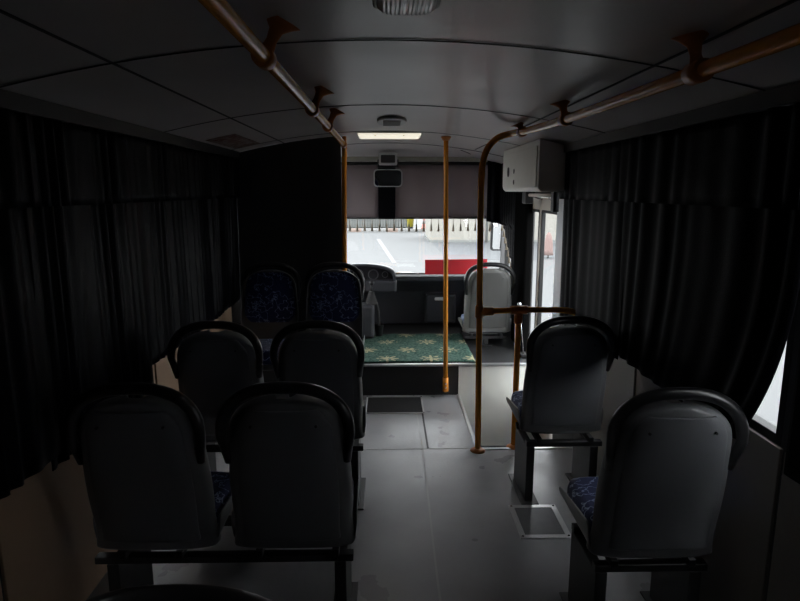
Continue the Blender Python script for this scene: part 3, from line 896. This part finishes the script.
# ------------------------------------------------------------------ outside
GZ = -.9
b = B(); box(b, -60, 60, -30, 70, GZ-.1, GZ); struct(obj('ground', b, M['ground']))
b = B(); box(b, 2.2, 40, 21.5, 28.9, GZ, GZ+.006); struct(obj('road', b, M['asphalt']))
b = B(); prism(b, [(-.55, 31), (-.35, 31), (.32, 20.6), (.18, 20.6)], lambda p: (p[0], p[1], GZ), lambda p: (p[0], p[1], GZ+.008)); struct(obj('road_line', b, M['line']))
b = B(); box(b, -14, 2.3, 36.4, 36.8, GZ, GZ+.2, .03); tag(obj('kerb', b, M['kerb']), 'white and orange painted kerb at the far side of the yard', 'kerb')
fe = thing('fence', 'grey green slatted fence behind the painted kerb outside', 'fence', (-5, 40, GZ))
b = B()
for q in range(90): box(b, -9+q*.17, -9+q*.17+.12, -.02, .02, .1, 3.2)
obj('slat', b, M['fence'], fe)
b = B(); box(b, -9.1, 6.4, .02, .08, .3, .4); box(b, -9.1, 6.4, .02, .08, 2.6, 2.7); box(b, -9.1, 6.4, .08, .12, 0, 3.1); obj('rail', b, M['fencerail'], fe)
bd = thing('building', 'beige building wall outside beyond the right half of the windscreen', 'building', (8, 31, GZ))
b = B(); box(b, -5.9, 12, -2, 2, 0, 6.5); obj('wall', b, M['beige'], bd)
b = B(); box(b, -6.1, 12.2, -2.2, 2.2, 6.5, 6.8, .05); obj('roof', b, M['fence'], bd)
b = B(); box(b, -5.95, 12.05, -2.05, 2.05, 0, .12); obj('plinth', b, M['fence'], bd)
b = B(); tube(b, [(-3.2, -2.1, 0), (-3.2, -2.1, 6.4)], .06); obj('drain_pipe', b, M['fence'], bd)
ybn = thing('bin', 'yellow bin standing on the painted kerb outside', 'bin', (1.42, 36.6, GZ+.2))
b = B(); lathe(b, [(.18, .12), (.24, .9), (.26, .95), (.2, 1.02)]); obj('tub', b, M['yellow'], ybn)
b = B(); lathe(b, [(.16, 0), (.18, .13)]); obj('base', b, M['rubber'], ybn)
cn = thing('traffic_cone', 'red and white cone on the kerb beside the yellow bin outside', 'cone', (2.25, 36.5, GZ+.2))
b = B(); lathe(b, [(.2, 0), (.2, .05), (.15, .06), (.03, .75)]); obj('cone', b, M['coneR'], cn)
b = B(); lathe(b, [(.116, .3), (.085, .5)], n=24); obj('stripe', b, M['line'], cn)
pk = thing('draped_post', 'post draped with pink cloth outside, seen through the door glass', 'post', (5.95, 22, GZ))
b = B(); lathe(b, [(.03, 0), (.03, 1.0)]); obj('pole', b, M['fencerail'], pk)
b = B(); lathe(b, [(.2, .12), (.17, .3), (.15, .6), (.1, .85), (.03, .96)]); obj('cloth', b, M['pink'], pk)
# exterior mirror on its arm
em = thing('wing_mirror', 'black framed wing mirror on a post outside the windscreen corner', 'mirror', (1.24, 6.45, .7))
b = B()
o1 = rrect(.075, .165, .03); o2 = rrect(.058, .148, .022); n = len(o1)
A = [[b.verts.new((p[0]-.05, y, p[1]+.38)) for p in o] for o, y in ((o1, .03), (o1, 0), (o2, 0), (o2, .02))]
for q in range(3):
    for i in range(n): b.faces.new((A[q][i], A[q][(i+1) % n], A[q+1][(i+1) % n], A[q+1][i]))
b.faces.new(A[0]); obj('housing', b, M['black'], em)
b = B(); prism(b, o2, lambda p: (p[0], .002, p[1]), lambda p: (p[0], -.002, p[1])); mg = obj('mirror_glass', b, M['mirror'], em)
mg.location = (-.05, .0, .38); mg.rotation_euler = (R(2), 0, R(24))
b = B(); tube(b, [(.045, .02, .62), (.045, .02, .0)], .02); tube(b, [(.045, .02, .05), (-.06, -.27, .05)], .018); tube(b, [(.045, .02, .5), (.0, .02, .5)], .012); obj('arm', b, M['black'], em)

# ------------------------------------------------------------------ light: bright overcast sky
w = bpy.data.worlds.new('overcast'); sc.world = w; w.use_nodes = True
nt = w.node_tree; bg = nt.nodes['Background']
bg.inputs['Color'].default_value = (.93, .97, 1.0, 1); bg.inputs['Strength'].default_value = 6.0

# ------------------------------------------------------------------ camera
cd = bpy.data.cameras.new('camera'); cam = bpy.data.objects.new('camera', cd); COL.objects.link(cam)
cam.location = (0, 0, 1.55); cam.rotation_euler = (R(90-10.35), 0, R(-1.24))
cd.sensor_width = 36; cd.lens = 27; cd.clip_start = .05; cd.clip_end = 300
sc.camera = cam
